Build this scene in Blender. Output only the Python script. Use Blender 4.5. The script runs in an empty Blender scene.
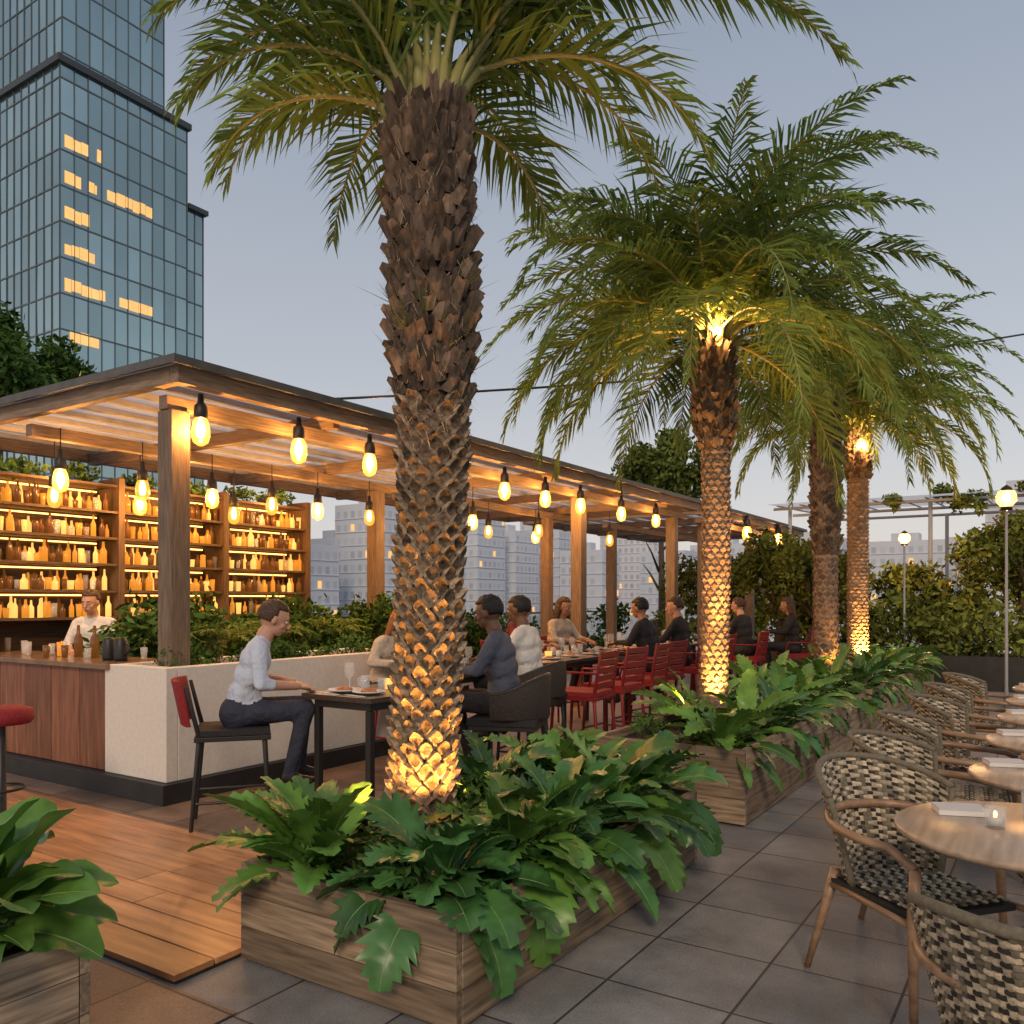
import bpy, math, random
import numpy as np
from mathutils import Vector, Matrix
random.seed(7); np.random.seed(7)
R=random.random
def U(a,b): return a+(b-a)*random.random()
V=Vector
scene=bpy.context.scene
COL=scene.collection
rad=math.radians
# ---------------------------------------------------------------- materials
MATS={}
def mat(name,col,rough=.6,var=.25,ns=8,bump=.15,stretch=(1,1,1),col2=None,metal=0,spec=.5,emis=None,es=0,transl=0,alpha=None,detail=3,bdist=.01,simple=False,diff=False):
    m=bpy.data.materials.new(name); m.use_nodes=True
    nt=m.node_tree; N=nt.nodes; L=nt.links; N.clear()
    out=N.new('ShaderNodeOutputMaterial')
    at=N.new('ShaderNodeAttribute'); at.attribute_name='shade'
    mr=N.new('ShaderNodeMapRange'); mr.inputs[3].default_value=.5; mr.inputs[4].default_value=1.5
    L.new(at.outputs['Fac'],mr.inputs[0])
    mx=N.new('ShaderNodeVectorMath'); mx.operation='SCALE'
    L.new(mr.outputs[0],mx.inputs['Scale'])
    if simple: mx.inputs[0].default_value=col
    else:
        tc=N.new('ShaderNodeTexCoord'); mp=N.new('ShaderNodeMapping'); mp.inputs['Scale'].default_value=stretch
        no=N.new('ShaderNodeTexNoise'); no.inputs['Scale'].default_value=ns; no.inputs['Detail'].default_value=detail
        L.new(tc.outputs['Object'],mp.inputs['Vector']); L.new(mp.outputs[0],no.inputs['Vector'])
        rp=N.new('ShaderNodeValToRGB'); rp.color_ramp.elements[0].position=.3; rp.color_ramp.elements[1].position=.7
        c1=[c*(1-var) for c in col]; c2=[min(1,c*(1+var)) for c in col] if col2 is None else col2
        rp.color_ramp.elements[0].color=(*c1,1); rp.color_ramp.elements[1].color=(*c2,1)
        L.new(no.outputs[0],rp.inputs[0]); L.new(rp.outputs[0],mx.inputs[0])
    if diff:
        b=N.new('ShaderNodeBsdfDiffuse'); L.new(mx.outputs[0],b.inputs[0]); sh=b.outputs[0]
    else:
        b=N.new('ShaderNodeBsdfPrincipled'); L.new(mx.outputs[0],b.inputs['Base Color'])
        b.inputs['Roughness'].default_value=rough; b.inputs['Metallic'].default_value=metal
        b.inputs['Specular IOR Level'].default_value=spec
        if emis: b.inputs['Emission Color'].default_value=(*emis,1); b.inputs['Emission Strength'].default_value=es
        if bump>0 and not simple:
            bp=N.new('ShaderNodeBump'); bp.inputs['Strength'].default_value=bump; bp.inputs['Distance'].default_value=bdist
            L.new(no.outputs[0],bp.inputs['Height']); L.new(bp.outputs[0],b.inputs['Normal'])
        sh=b.outputs[0]
    if transl>0:
        t=N.new('ShaderNodeBsdfTranslucent'); L.new(mx.outputs[0],t.inputs[0]); ms=N.new('ShaderNodeMixShader'); ms.inputs[0].default_value=transl
        L.new(sh,ms.inputs[1]); L.new(t.outputs[0],ms.inputs[2]); sh=ms.outputs[0]
    if alpha is not None:
        t=N.new('ShaderNodeBsdfTransparent'); t.inputs[0].default_value=(1,1,1,1); ms=N.new('ShaderNodeMixShader'); ms.inputs[0].default_value=alpha
        L.new(t.outputs[0],ms.inputs[1]); L.new(sh,ms.inputs[2]); sh=ms.outputs[0]
    L.new(sh,out.inputs[0]); MATS[name]=m; return m
def wood(name,c1,c2,axis,rough=.55,ns=3.0,bump=.3,cross=22,along=1.6):
    st=[cross]*3; st[axis]=along
    return mat(name,c1,rough=rough,var=.35,col2=c2,ns=ns,stretch=st,bump=bump,detail=5,bdist=.004)
for a,n in enumerate('xyz'):
    wood('planter_wood_'+n,(.20,.140,.090),(.42,.305,.20),a,rough=.75,cross=16,along=1.1)
    wood('beam_wood_'+n,(.19,.130,.085),(.27,.19,.13),a,rough=.6)
    wood('shelf_wood_'+n,(.075,.045,.028),(.12,.075,.045),a,rough=.6)
wood('deck_wood_x',(.52,.225,.085),(.64,.31,.135),0,rough=.36,cross=7,along=.7,bump=.15)
wood('bar_wood_z',(.20,.075,.038),(.30,.125,.065),2,rough=.35,cross=9,along=.8)
wood('light_wood',(.33,.19,.105),(.43,.27,.16),0,rough=.4,bump=.1,cross=8)
wood('table_top_wood',(.50,.36,.25),(.60,.45,.32),1,rough=.28,bump=.05,cross=9,along=.8)
wood('dark_table_wood',(.035,.025,.02),(.08,.055,.04),1,rough=.3)
mat('trunk_dark',(.040,.027,.018),rough=.9,var=.5,ns=30,bump=.8)
mat('trunk_scale',(.30,.225,.150),rough=.85,var=.55,ns=45,bump=1,detail=5)
mat('trunk_inner',(.135,.092,.058),rough=.9,var=.6,ns=45,bump=1,detail=5)
mat('boot_brown',(.150,.103,.070),rough=.9,var=.55,ns=30,bump=.9,stretch=(1,1,.4),detail=5)
mat('boot_dark',(.100,.070,.050),rough=.95,var=.6,ns=35,bump=.9,stretch=(1,1,.3),detail=5)
mat('trunk_pale',(.29,.205,.14),rough=.85,var=.4,ns=25,bump=.8,stretch=(1,1,3))
mat('frond_green',(.185,.265,.068),diff=True,transl=.34,simple=True)
mat('frond_rib',(.36,.34,.12),rough=.5,simple=True)
mat('leaf_bright',(.115,.250,.042),rough=.36,var=.30,ns=9,bump=0,transl=.15,detail=2)
mat('leaf_dark',(.060,.165,.042),rough=.34,var=.30,ns=9,bump=0,transl=.10,detail=2)
mat('leaf_rib',(.20,.32,.10),rough=.4,simple=True)
mat('hedge_leaf',(.125,.160,.040),diff=True,simple=True)
mat('bush_leaf',(.065,.125,.032),diff=True,simple=True)
mat('soil',(.03,.02,.014),rough=1,bump=.8,ns=40)
mat('bark',(.07,.05,.035),rough=.9,bump=.8,ns=20)
mat('black_metal',(.018,.017,.017),rough=.45,simple=True)
mat('roof_metal',(.085,.082,.08),rough=.5,var=.2,bump=.05)
mat('light_metal',(.30,.31,.32),rough=.5,simple=True)
mat('slat_grey',(.42,.40,.37),rough=.6,var=.15,bump=.05)
mat('roof_panel',(.80,.82,.86),simple=True,diff=True,transl=.8)
mat('white_plaster',(.72,.675,.61),rough=.7,var=.06,bump=.15,ns=30)
mat('counter_top',(.24,.15,.095),rough=.22,var=.2)
mat('dark_base',(.02,.02,.022),rough=.5)
mat('ceramic',(.72,.70,.66),rough=.25,simple=True)
mat('red_paint',(.22,.012,.015),rough=.45,var=.2,bump=.05)
mat('red_fabric',(.24,.014,.018),rough=.8,var=.25,ns=60,bump=.3)
mat('black_fabric',(.02,.02,.023),rough=.85,var=.3,ns=60,bump=.3)
mat('rattan_dark',(.035,.025,.02),rough=.7,var=.4,ns=80,bump=.8)
mat('rope_cream',(.50,.41,.29),rough=.85,var=.25,ns=90,bump=.4)
mat('rope_black',(.030,.027,.022),rough=.85,var=.2,ns=60,bump=.3)
mat('rope_olive',(.17,.145,.10),rough=.85,var=.2,ns=60,bump=.3)
mat('skin_light',(.52,.29,.20),rough=.5,var=.08,bump=.05)
mat('skin_dark',(.16,.08,.05),rough=.45,var=.1,bump=.05)
mat('skin_tan',(.36,.19,.12),rough=.5,var=.1,bump=.05)
mat('hair_brown',(.065,.034,.018),rough=.6,var=.6,ns=70,bump=.9)
mat('hair_black',(.012,.010,.010),rough=.6,var=.5,ns=60,bump=.8)
mat('hair_red',(.26,.10,.04),rough=.6,var=.4,ns=60,bump=.8)
mat('eye_white',(.7,.68,.64),rough=.2,simple=True)
mat('lip',(.30,.10,.08),rough=.4,simple=True)
def cloth(n,c,v=.12): mat(n,c,rough=.85,var=v,ns=7,bump=1,bdist=.06,detail=4)
cloth('shirt_blue',(.50,.57,.70)); cloth('jacket_grey',(.095,.105,.145)); cloth('shirt_white',(.72,.70,.67))
cloth('trousers_navy',(.03,.035,.06)); cloth('shirt_black',(.018,.018,.022)); cloth('shirt_cream',(.5,.42,.33)); cloth('trousers_dark',(.025,.023,.025)); cloth('shirt_maroon',(.16,.03,.035))
mat('shoe',(.02,.015,.012),rough=.4)
mat('bottle_amber',(.40,.13,.02),rough=.10,simple=True,emis=(1,.38,.04),es=.60)  # emission on all three bottle materials paints in a warm backlit glow
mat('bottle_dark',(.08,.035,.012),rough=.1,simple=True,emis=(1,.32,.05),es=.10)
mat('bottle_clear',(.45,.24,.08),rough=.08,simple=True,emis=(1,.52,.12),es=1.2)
mat('led_strip',(1,.6,.3),emis=(1,.42,.10),es=7.0,simple=True)
mat('lit_core',(.3,.2,.1),emis=(1,.50,.14),es=9,simple=True)
mat('lit_window',(.3,.2,.1),emis=(1,.53,.16),es=1.0,bump=0,var=.5,ns=.8)
mat('glass_clear',(.8,.85,.88),rough=.05,simple=True,alpha=.25,spec=1)
mat('rail_glass',(.5,.6,.65),rough=.03,simple=True,alpha=.18,spec=1)
mat('bulb_glass',(.12,.06,.02),rough=.08,simple=True,emis=(1,.40,.045),es=1.45,alpha=.70)
mat('filament',(.3,.2,.1),emis=(1,.66,.26),es=16,simple=True,alpha=.6)
mat('lamp_globe',(.25,.12,.04),rough=.3,simple=True,emis=(1,.44,.07),es=1.3,alpha=.9)
mat('tower_glass',(.34,.46,.475),rough=.10,var=.12,ns=.05,bump=0,metal=.85)
mat('tower_mullion',(.085,.11,.12),rough=.5,simple=True)
mat('tower_ledge',(.04,.05,.055),rough=.5,simple=True)
mat('paper',(.75,.74,.72),rough=.6,simple=True)
mat('food',(.45,.18,.06),rough=.6,var=.5,ns=50)
mat('city_ground_mat',(.20,.21,.22),rough=.9,var=.4,ns=.02,bump=0)
for i,c in enumerate([(.70,.70,.73),(.64,.67,.72),(.71,.69,.70),(.60,.64,.70)]): mat('facade_%d'%i,c,diff=True,simple=True)  # distance haze painted into the pale bluish wall colours
mat('facade_window',(.52,.56,.62),rough=.3,simple=True)  # panes kept close to the sky tone, same painted haze
def tiles(name,c1,c2,mort,sz,rough=.5):
    m=bpy.data.materials.new(name); m.use_nodes=True; nt=m.node_tree; N=nt.nodes; L=nt.links
    b=N['Principled BSDF']; tc=N.new('ShaderNodeTexCoord'); br=N.new('ShaderNodeTexBrick')
    br.offset=0; br.squash=1; br.inputs['Scale'].default_value=1; br.inputs['Brick Width'].default_value=sz; br.inputs['Row Height'].default_value=sz
    br.inputs['Mortar Size'].default_value=.006; br.inputs['Mortar Smooth'].default_value=.2; br.inputs['Bias'].default_value=0
    br.inputs['Color1'].default_value=(*c1,1); br.inputs['Color2'].default_value=(*c2,1); br.inputs['Mortar'].default_value=(*mort,1)
    L.new(tc.outputs['Object'],br.inputs['Vector'])
    no=N.new('ShaderNodeTexNoise'); no.inputs['Scale'].default_value=2.6; no.inputs['Detail'].default_value=6; no.inputs['Roughness'].default_value=.7; L.new(tc.outputs['Object'],no.inputs['Vector'])
    n2=N.new('ShaderNodeTexNoise'); n2.inputs['Scale'].default_value=130; n2.inputs['Detail'].default_value=2; n2.inputs['Roughness'].default_value=.8; L.new(tc.outputs['Object'],n2.inputs['Vector'])
    ad=N.new('ShaderNodeMath'); ad.operation='ADD'; L.new(no.outputs[0],ad.inputs[0]); L.new(n2.outputs[0],ad.inputs[1])
    mr=N.new('ShaderNodeMapRange'); mr.inputs[1].default_value=.65; mr.inputs[2].default_value=1.35; mr.inputs[3].default_value=.45; mr.inputs[4].default_value=1.55; L.new(ad.outputs[0],mr.inputs[0])
    sc=N.new('ShaderNodeVectorMath'); sc.operation='SCALE'; L.new(br.outputs[0],sc.inputs[0]); L.new(mr.outputs[0],sc.inputs['Scale']); L.new(sc.outputs[0],b.inputs['Base Color'])
    r2=N.new('ShaderNodeMapRange'); r2.inputs[3].default_value=rough-.2; r2.inputs[4].default_value=rough+.2; L.new(no.outputs[0],r2.inputs[0]); L.new(r2.outputs[0],b.inputs['Roughness'])
    h=N.new('ShaderNodeMath'); h.operation='MULTIPLY_ADD'; L.new(br.outputs['Fac'],h.inputs[0]); h.inputs[1].default_value=-1.0; L.new(n2.outputs[0],h.inputs[2])
    bp=N.new('ShaderNodeBump'); bp.inputs['Strength'].default_value=.6; bp.inputs['Distance'].default_value=.004; L.new(h.outputs[0],bp.inputs['Height']); L.new(bp.outputs[0],b.inputs['Normal'])
    MATS[name]=m
tiles('grey_tiles',(.20,.195,.195),(.28,.27,.26),(.06,.056,.054),.5,rough=.5)
tiles('brown_tiles',(.17,.115,.082),(.23,.16,.118),(.05,.037,.03),.5,rough=.42)
# ---------------------------------------------------------------- mesh builder
class MB:
    def __init__(s): s.v=[];s.f=[];s.m=[];s.s=[];s.sm=[];s.mats=[]
    def mi(s,n):
        if n not in s.mats: s.mats.append(n)
        return s.mats.index(n)
    def add(s,vs,fs,m,shade=.5,smooth=False):
        o=len(s.v); s.v.extend([tuple(v) for v in vs]); k=s.mi(m)
        for f in fs: s.f.append(tuple(i+o for i in f)); s.m.append(k); s.s.append(shade); s.sm.append(smooth)
    def box(s,lo,hi,m,shade=None,M=None,bev=0):
        if shade is None: shade=U(.35,.65)
        x0,y0,z0=lo; x1,y1,z1=hi
        vs=[V((x0,y0,z0)),V((x1,y0,z0)),V((x1,y1,z0)),V((x0,y1,z0)),V((x0,y0,z1)),V((x1,y0,z1)),V((x1,y1,z1)),V((x0,y1,z1))]
        if M: vs=[M@v for v in vs]
        s.add(vs,[(0,3,2,1),(4,5,6,7),(0,1,5,4),(1,2,6,5),(2,3,7,6),(3,0,4,7)],m,shade)
    def tube(s,pts,rs,m,seg=8,shade=.5,smooth=True,cap=True):
        pts=[V(p) for p in pts]
        if not isinstance(rs,(list,tuple)): rs=[rs]*len(pts)
        t0=(pts[1]-pts[0]).normalized(); ref=V((0,0,1)) if abs(t0.z)<.9 else V((1,0,0))
        n=t0.cross(ref).normalized(); vs=[]
        for i,p in enumerate(pts):
            t=(pts[min(i+1,len(pts)-1)]-pts[max(i-1,0)]).normalized()
            n=(n-t*n.dot(t)).normalized(); b=t.cross(n)
            for k in range(seg):
                a=2*math.pi*k/seg; vs.append(p+(n*math.cos(a)+b*math.sin(a))*rs[i])
        fs=[]
        for i in range(len(pts)-1):
            for k in range(seg):
                k2=(k+1)%seg; fs.append((i*seg+k,i*seg+k2,(i+1)*seg+k2,(i+1)*seg+k))
        if cap: fs.append(tuple(range(seg))[::-1]); fs.append(tuple((len(pts)-1)*seg+k for k in range(seg)))
        s.add(vs,fs,m,shade,smooth)
    def capsule(s,a,b,ra,rb,m='x',seg=14,shade=.5):
        a=V(a);b=V(b);d=(b-a); l=d.length; d=d/l if l>1e-6 else V((0,0,1)); pts=[];rs=[]
        for k in range(5):
            t=math.pi/2*k/4; pts.append(a-d*ra*math.cos(t)); rs.append(max(ra*math.sin(t),.0005))
        for k in range(5):
            t=math.pi/2*k/4; pts.append(b+d*rb*math.sin(t)); rs.append(max(rb*math.cos(t),.0005))
        s.tube(pts,rs,m,seg,shade)
    def ell(s,c,r,m,seg=16,rings=10,shade=.5,M=None,fn=None):
        vs=[];fs=[]
        for i in range(rings+1):
            t=math.pi*i/rings
            for k in range(seg):
                a=2*math.pi*k/seg; p=V((r[0]*math.sin(t)*math.cos(a),r[1]*math.sin(t)*math.sin(a),r[2]*math.cos(t)))
                if fn: p=fn(p)
                if M: p=M@p
                vs.append(p+V(c))
        for i in range(rings):
            for k in range(seg):
                k2=(k+1)%seg; fs.append((i*seg+k,(i+1)*seg+k,(i+1)*seg+k2,i*seg+k2))
        s.add(vs,fs,m,shade,True)
    def lathe(s,prof,c,m,seg=16,shade=.5,smooth=True):
        vs=[];fs=[]
        for r,z in prof:
            for k in range(seg):
                a=2*math.pi*k/seg; vs.append((c[0]+r*math.cos(a),c[1]+r*math.sin(a),c[2]+z))
        for i in range(len(prof)-1):
            for k in range(seg):
                k2=(k+1)%seg; fs.append((i*seg+k,i*seg+k2,(i+1)*seg+k2,(i+1)*seg+k))
        s.add(vs,fs,m,shade,smooth)
    def build(s,name,parent=None,M=None,bevel=0):
        me=bpy.data.meshes.new(name); me.from_pydata(s.v,[],s.f)
        for n in s.mats: me.materials.append(MATS[n])
        me.polygons.foreach_set('material_index',s.m); me.polygons.foreach_set('use_smooth',s.sm)
        at=me.attributes.new('shade','FLOAT','FACE'); at.data.foreach_set('value',s.s)
        me.update(); o=bpy.data.objects.new(name,me); COL.objects.link(o)
        if parent: o.parent=parent
        if M: o.matrix_world=M
        if bevel:
            b=o.modifiers.new('bev','BEVEL'); b.width=bevel; b.segments=2; b.limit_method='ANGLE'
        return o
def empty(name,loc=(0,0,0)):
    e=bpy.data.objects.new(name,None); e.location=loc; COL.objects.link(e); return e
def light(name,kind,loc,energy,col=(1,.55,.22),size=.03,rot=None,parent=None,spot=60,target=None):
    l=bpy.data.lights.new(name,kind); l.energy=energy; l.color=col
    if kind!='SUN': l.shadow_soft_size=size
    if kind=='SPOT': l.spot_size=rad(spot); l.spot_blend=.6
    o=bpy.data.objects.new(name,l); COL.objects.link(o); o.location=loc
    if target is not None: o.rotation_euler=(V(target)-V(loc)).to_track_quat('-Z','Y').to_euler()
    if parent: o.parent=parent
    return o
# ---------------------------------------------------------------- foliage helpers
def frond(mb,base,az,e0,e1,L,nl,ll,m,mr='frond_rib',w=.013,start=.12,rr=.013,curl=0,pw=1.2):
    n=22; p=V(base); pts=[p.copy()]; tans=[]; 
    for i in range(n):
        s=(i+.5)/n; e=e0+(e1-e0)*s**pw; a=az+curl*s
        t=V((math.cos(a)*math.cos(e),math.sin(a)*math.cos(e),math.sin(e))); tans.append(t); p=p+t*(L/n); pts.append(p.copy())
    mb.tube(pts,[rr*(1-.85*i/n) for i in range(n+1)],mr,5,cap=False)
    fs_=U(-.18,.18)
    for i in range(nl):
        s=start+(1-start)*(i+R()*.6)/nl; s=min(s,.995); f=s*n; k=int(f); t=tans[k]; p=pts[k].lerp(pts[k+1],f-k)
        h=V((-t.y,t.x,0)); 
        if h.length<.05: h=V((math.sin(az),-math.cos(az),0))
        h.normalize(); up=t.cross(h); 
        if up.z<0: up=-up
        q=(s-start)/(1-start); prof=(.45+.75*math.sin(math.pi*min(1,q*1.05+.12)))*(1-.35*q)
        for sd in (-1,1):
            ang=rad(58-36*q+U(-7,7)); l=ll*prof*U(.82,1.12)
            d=(t*math.cos(ang)+h*sd*math.sin(ang)+up*U(-.05,.38)).normalized()
            mid=p+d*l*.5; d2=(d+V((0,0,-1))*U(.4,1.1)).normalized(); tip=mid+d2*l*.5
            wv=(t*.8+up*sd*U(-.5,.5)).normalized()*w
            mb.add([p-wv*.5,p+wv*.5,mid+wv*.85,mid-wv*.85,tip],[(0,1,2,3),(3,2,4)],m,max(0,min(1,U(.15,.85)+fs_)))
def bigleaf(mb,base,az,e0,e1,L,W,m,lobes=7,pet=.3,fold=.25):
    ent=lobes==0
    n=16 if ent else lobes*2+2; N0=5; tot=N0+n; p=V(base); pts=[p.copy()]; tans=[]
    for i in range(tot):
        s=(i+.5)/tot; e=e0+(e1-e0)*s**1.3
        seg=(L*pet/N0) if i<N0 else L*(1-pet)/n
        t=V((math.cos(az)*math.cos(e),math.sin(az)*math.cos(e),math.sin(e))); tans.append(t); p=p+t*seg; pts.append(p.copy())
    mb.tube(pts[:N0+1],[.007]*(N0+1),'leaf_rib',5,cap=False)
    mb.tube([q+V((0,0,.001)) for q in pts[N0::2]],[.0042*(1-.8*i/max(1,len(pts[N0::2])-1)) for i in range(len(pts[N0::2]))],'leaf_rib',4,cap=False)
    h=V((-math.sin(az),math.cos(az),0)); roll=U(-.45,.45); sh=U(.1,.9)
    vs=[];fs=[]; ph=U(0,6)
    for j in range(n+1):
        s=j/n; i=N0+j; t=tans[min(i,tot-1)]; up=h.cross(t); 
        if up.z<0: up=-up
        rr_=roll+.15*math.sin(ph+s*5)
        hh=h*math.cos(rr_)+up*math.sin(rr_); uu=up*math.cos(rr_)-h*math.sin(rr_)
        wd=W*(math.sin(math.pi*min(1,(s*.92+.06)))**.75)*(1 if ent else U(.93,1.07))
        if j==n: wd=0.002
        lo=1.0 if (j%2==1 or ent) else (.72 if lobes<9 else .58)
        c=pts[i]; r1=wd*lo; f=t*(wd*.35 if (j%2==1 and not ent) else 0)
        wav=uu*wd*(.16*math.sin(ph+s*17) if ent else U(-.08,.08)+(.12 if j%2 else -.05))
        wav2=uu*wd*(.16*math.cos(ph*2+s*15)) if ent else -wav
        vs+=[c-hh*r1+f+uu*(r1*fold)+wav, c-hh*r1*.5+f*.3+uu*r1*fold*.9, c, c+hh*r1*.5+f*.3+uu*r1*fold*.9, c+hh*r1+f+uu*(r1*fold)+wav2]
    for j in range(n):
        a=j*5;b=a+5
        for k in range(4): fs.append((a+k,a+k+1,b+k+1,b+k))
    mb.add(vs,fs,m,sh,True)
def plant(name,loc,n,L,W,m,lobes=8,emax=80,emin=15,droop=70,spread=.06,pet=.28,avoid=None):
    mb=MB(); a0=U(0,6)
    for i in range(n):
        q=i/n; az=a0+i*2.399+U(-.25,.25); e0=rad(emax+(emin-emax)*q+U(-8,8)); e1=e0-rad(droop*U(.6,1.25))
        b=V(loc)+V((math.cos(az),math.sin(az),0))*spread*R()
        l=L*U(.75,1.15)*(1-.12*(1-q))
        if avoid:
            tip=V((b.x+math.cos(az)*l*.6,b.y+math.sin(az)*l*.6)); 
            if (tip-V(avoid)).length<.28: continue
        bigleaf(mb,b,az,e0,e1,l,W*l/L*U(.85,1.15),m,lobes,pet)
    return mb
def leaves(mb,clumps,n,size,m,flat=.0):
    tot=sum(c[1][0]*c[1][1]*c[1][2] for c in clumps)
    for c,r in clumps:
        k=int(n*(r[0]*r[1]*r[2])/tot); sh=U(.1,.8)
        d=np.random.normal(size=(k,3)); d/=np.linalg.norm(d,axis=1)[:,None]
        rr=np.random.rand(k)**.45*(.85+.3*np.random.rand(k)); P=np.array(c)+d*rr[:,None]*np.array(r)
        A=np.random.normal(size=(k,3)); A/=np.linalg.norm(A,axis=1)[:,None]
        B=np.cross(A,np.random.normal(size=(k,3))); B/=np.linalg.norm(B,axis=1)[:,None]
        sz=size*(.6+.8*np.random.rand(k))[:,None]
        q=np.stack([P-A*sz,P+B*sz*.45,P+A*sz,P-B*sz*.45],1).reshape(-1,3)
        o=len(mb.v); mb.v.extend(map(tuple,q.tolist())); ki=mb.mi(m)
        for i in range(k):
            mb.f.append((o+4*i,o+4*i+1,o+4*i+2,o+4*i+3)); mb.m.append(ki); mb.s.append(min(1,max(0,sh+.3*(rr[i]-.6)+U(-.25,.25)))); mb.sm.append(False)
def blobs(lo,hi,n,r):
    return [((U(lo[0],hi[0]),U(lo[1],hi[1]),U(lo[2],hi[2])),(r*U(.6,1.3),r*U(.6,1.3),r*U(.6,1.2))) for _ in range(n)]
# ---------------------------------------------------------------- ground
def sheet(name,x0,x1,y0,y1,z,m,th=None):
    mb=MB()
    if th: mb.box((x0,y0,z-th),(x1,y1,z),m,.5)
    else: mb.add([(x0,y0,z),(x1,y0,z),(x1,y1,z),(x0,y1,z)],[(0,1,2,3)],m)
    return mb.build(name)
sheet('ground',-2500,2500,-2500,2500,-26,'city_ground_mat')
sheet('terrace_pavement',-11.5,7,-8,22.5,0,'grey_tiles',.5)
sheet('dining_floor_pavement',-11.4,-2.88,3.42,22.4,.004,'brown_tiles')
sheet('entrance_pavement',-11.4,-2.5,-7.9,2.02,.004,'brown_tiles')
mb=MB(); y=2.04
mb.box((-9.6,2.036,.0045),(-2.885,3.40,.008),'dark_base',.3)
while y<3.35:
    x=-9.5+U(0,.8)
    while x<-2.92:
        x2=min(x+U(2.0,3.4),-2.89)
        mb.box((x,y,.009),(x2-.006,y+.184,.034),'deck_wood_x',U(.3,.7)); x=x2
    y+=.194
mb.build('wooden_deck',bevel=.003)
# ---------------------------------------------------------------- planters
def planter(name,x0,x1,y0,y1,h):
    root=MB(); nb=3; bh=h/nb; t=.035
    for k in range(nb):
        z0=.012+k*bh; z1=z0+bh-.003
        for (fx,out) in ((x0,0),(x1-t,1)):
            y=y0+t+.001
            while y<y1-t:
                y2=min(y+U(1.2,2.4),y1-t-.001)
                if y1-t-y2<.4: y2=y1-t-.001
                root.box((fx,y,z0),(fx+t,y2-.003,z1),'planter_wood_y',U(.15,.85)); y=y2+.001
        for fy in (y0,y1-t):
            xs=x0
            while xs<x1-.01:
                x2=min(xs+U(.5,1.2),x1)
                if x1-x2<.3: x2=x1
                root.box((xs,fy,z0),(x2-.002,fy+t,z1),'planter_wood_x',U(.15,.85)); xs=x2
    root.box((x0+t+.002,y0+t+.002,h-.1),(x1-t-.002,y1-t-.002,h-.05),'soil',.5)
    root.box((x0+t+.004,y0+t+.004,.015),(x1-t-.004,y1-t-.004,h-.11),'soil',.5)
    return root.build(name,bevel=.0025)
planter('wooden_planter',-2.86,-1.74,2.33,4.63,.40)
planter('wooden_planter',-2.86,-1.74,5.50,9.75,.50)
planter('wooden_planter',-2.86,-1.74,9.95,15.5,.50)
planter('wooden_planter',-3.75,-2.67,.55,1.57,.40)
def pl(name,loc,*a,**k): plant(name,loc,*a,**k).build(name)
P1=(-2.42,2.92)
pl('bird_nest_fern',(-2.66,2.58,.34),42,.56,.100,'leaf_bright',lobes=8,emax=86,emin=18,droop=55,pet=.10,avoid=P1)
pl('philodendron',(-2.02,2.60,.36),46,.47,.118,'leaf_dark',lobes=7,emax=84,emin=-2,droop=80,pet=.28,avoid=P1)
pl('philodendron',(-1.98,3.05,.38),42,.50,.115,'leaf_bright',lobes=7,emax=82,emin=-5,droop=82,pet=.28,avoid=P1)
for (x,y,s,m) in [(-1.98,3.5,1.1,'leaf_dark'),(-1.94,3.9,1.15,'leaf_bright'),(-1.96,4.35,1.15,'leaf_dark'),(-2.5,4.25,1.1,'leaf_bright'),(-2.55,3.75,1.05,'leaf_dark'),(-2.2,4.1,1.2,'leaf_bright')]:
    pl('philodendron',(x,y,.38),32,.50*s,.088*s,m,lobes=7,emax=84,emin=-5,droop=78,pet=.25)
y=5.75; k=0
while y<15.3:
    sp=.62 if y<9 else .75
    pl('bird_nest_fern',(-2.02+U(-.08,.08),y,.46),28,.60*U(.85,1.1),.080,random.choice(['leaf_bright','leaf_bright','leaf_dark']),lobes=8,emax=84,emin=-5,droop=76,pet=.15,avoid=(-2.35,6.58))
    if k%3: pl('bird_nest_fern',(-2.58+U(-.08,.08),y+.3,.46),20,.60*U(.85,1.1),.08,'leaf_bright',lobes=8,emax=84,emin=5,droop=72,pet=.15,avoid=(-2.35,6.58))
    y+=sp; k+=1
pl('rubber_plant',(-3.0,1.33,.40),48,.50,.095,'leaf_bright',lobes=0,emax=88,emin=5,droop=60,pet=.25)
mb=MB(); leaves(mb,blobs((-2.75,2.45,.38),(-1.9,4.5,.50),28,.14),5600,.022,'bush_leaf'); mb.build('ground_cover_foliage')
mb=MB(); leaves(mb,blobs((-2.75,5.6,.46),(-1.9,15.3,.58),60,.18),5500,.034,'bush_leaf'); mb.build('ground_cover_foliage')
mb=MB(); leaves(mb,blobs((-3.5,.7,.38),(-2.8,1.45,.46),10,.14),1500,.024,'bush_leaf'); mb.build('ground_cover_foliage')
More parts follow.
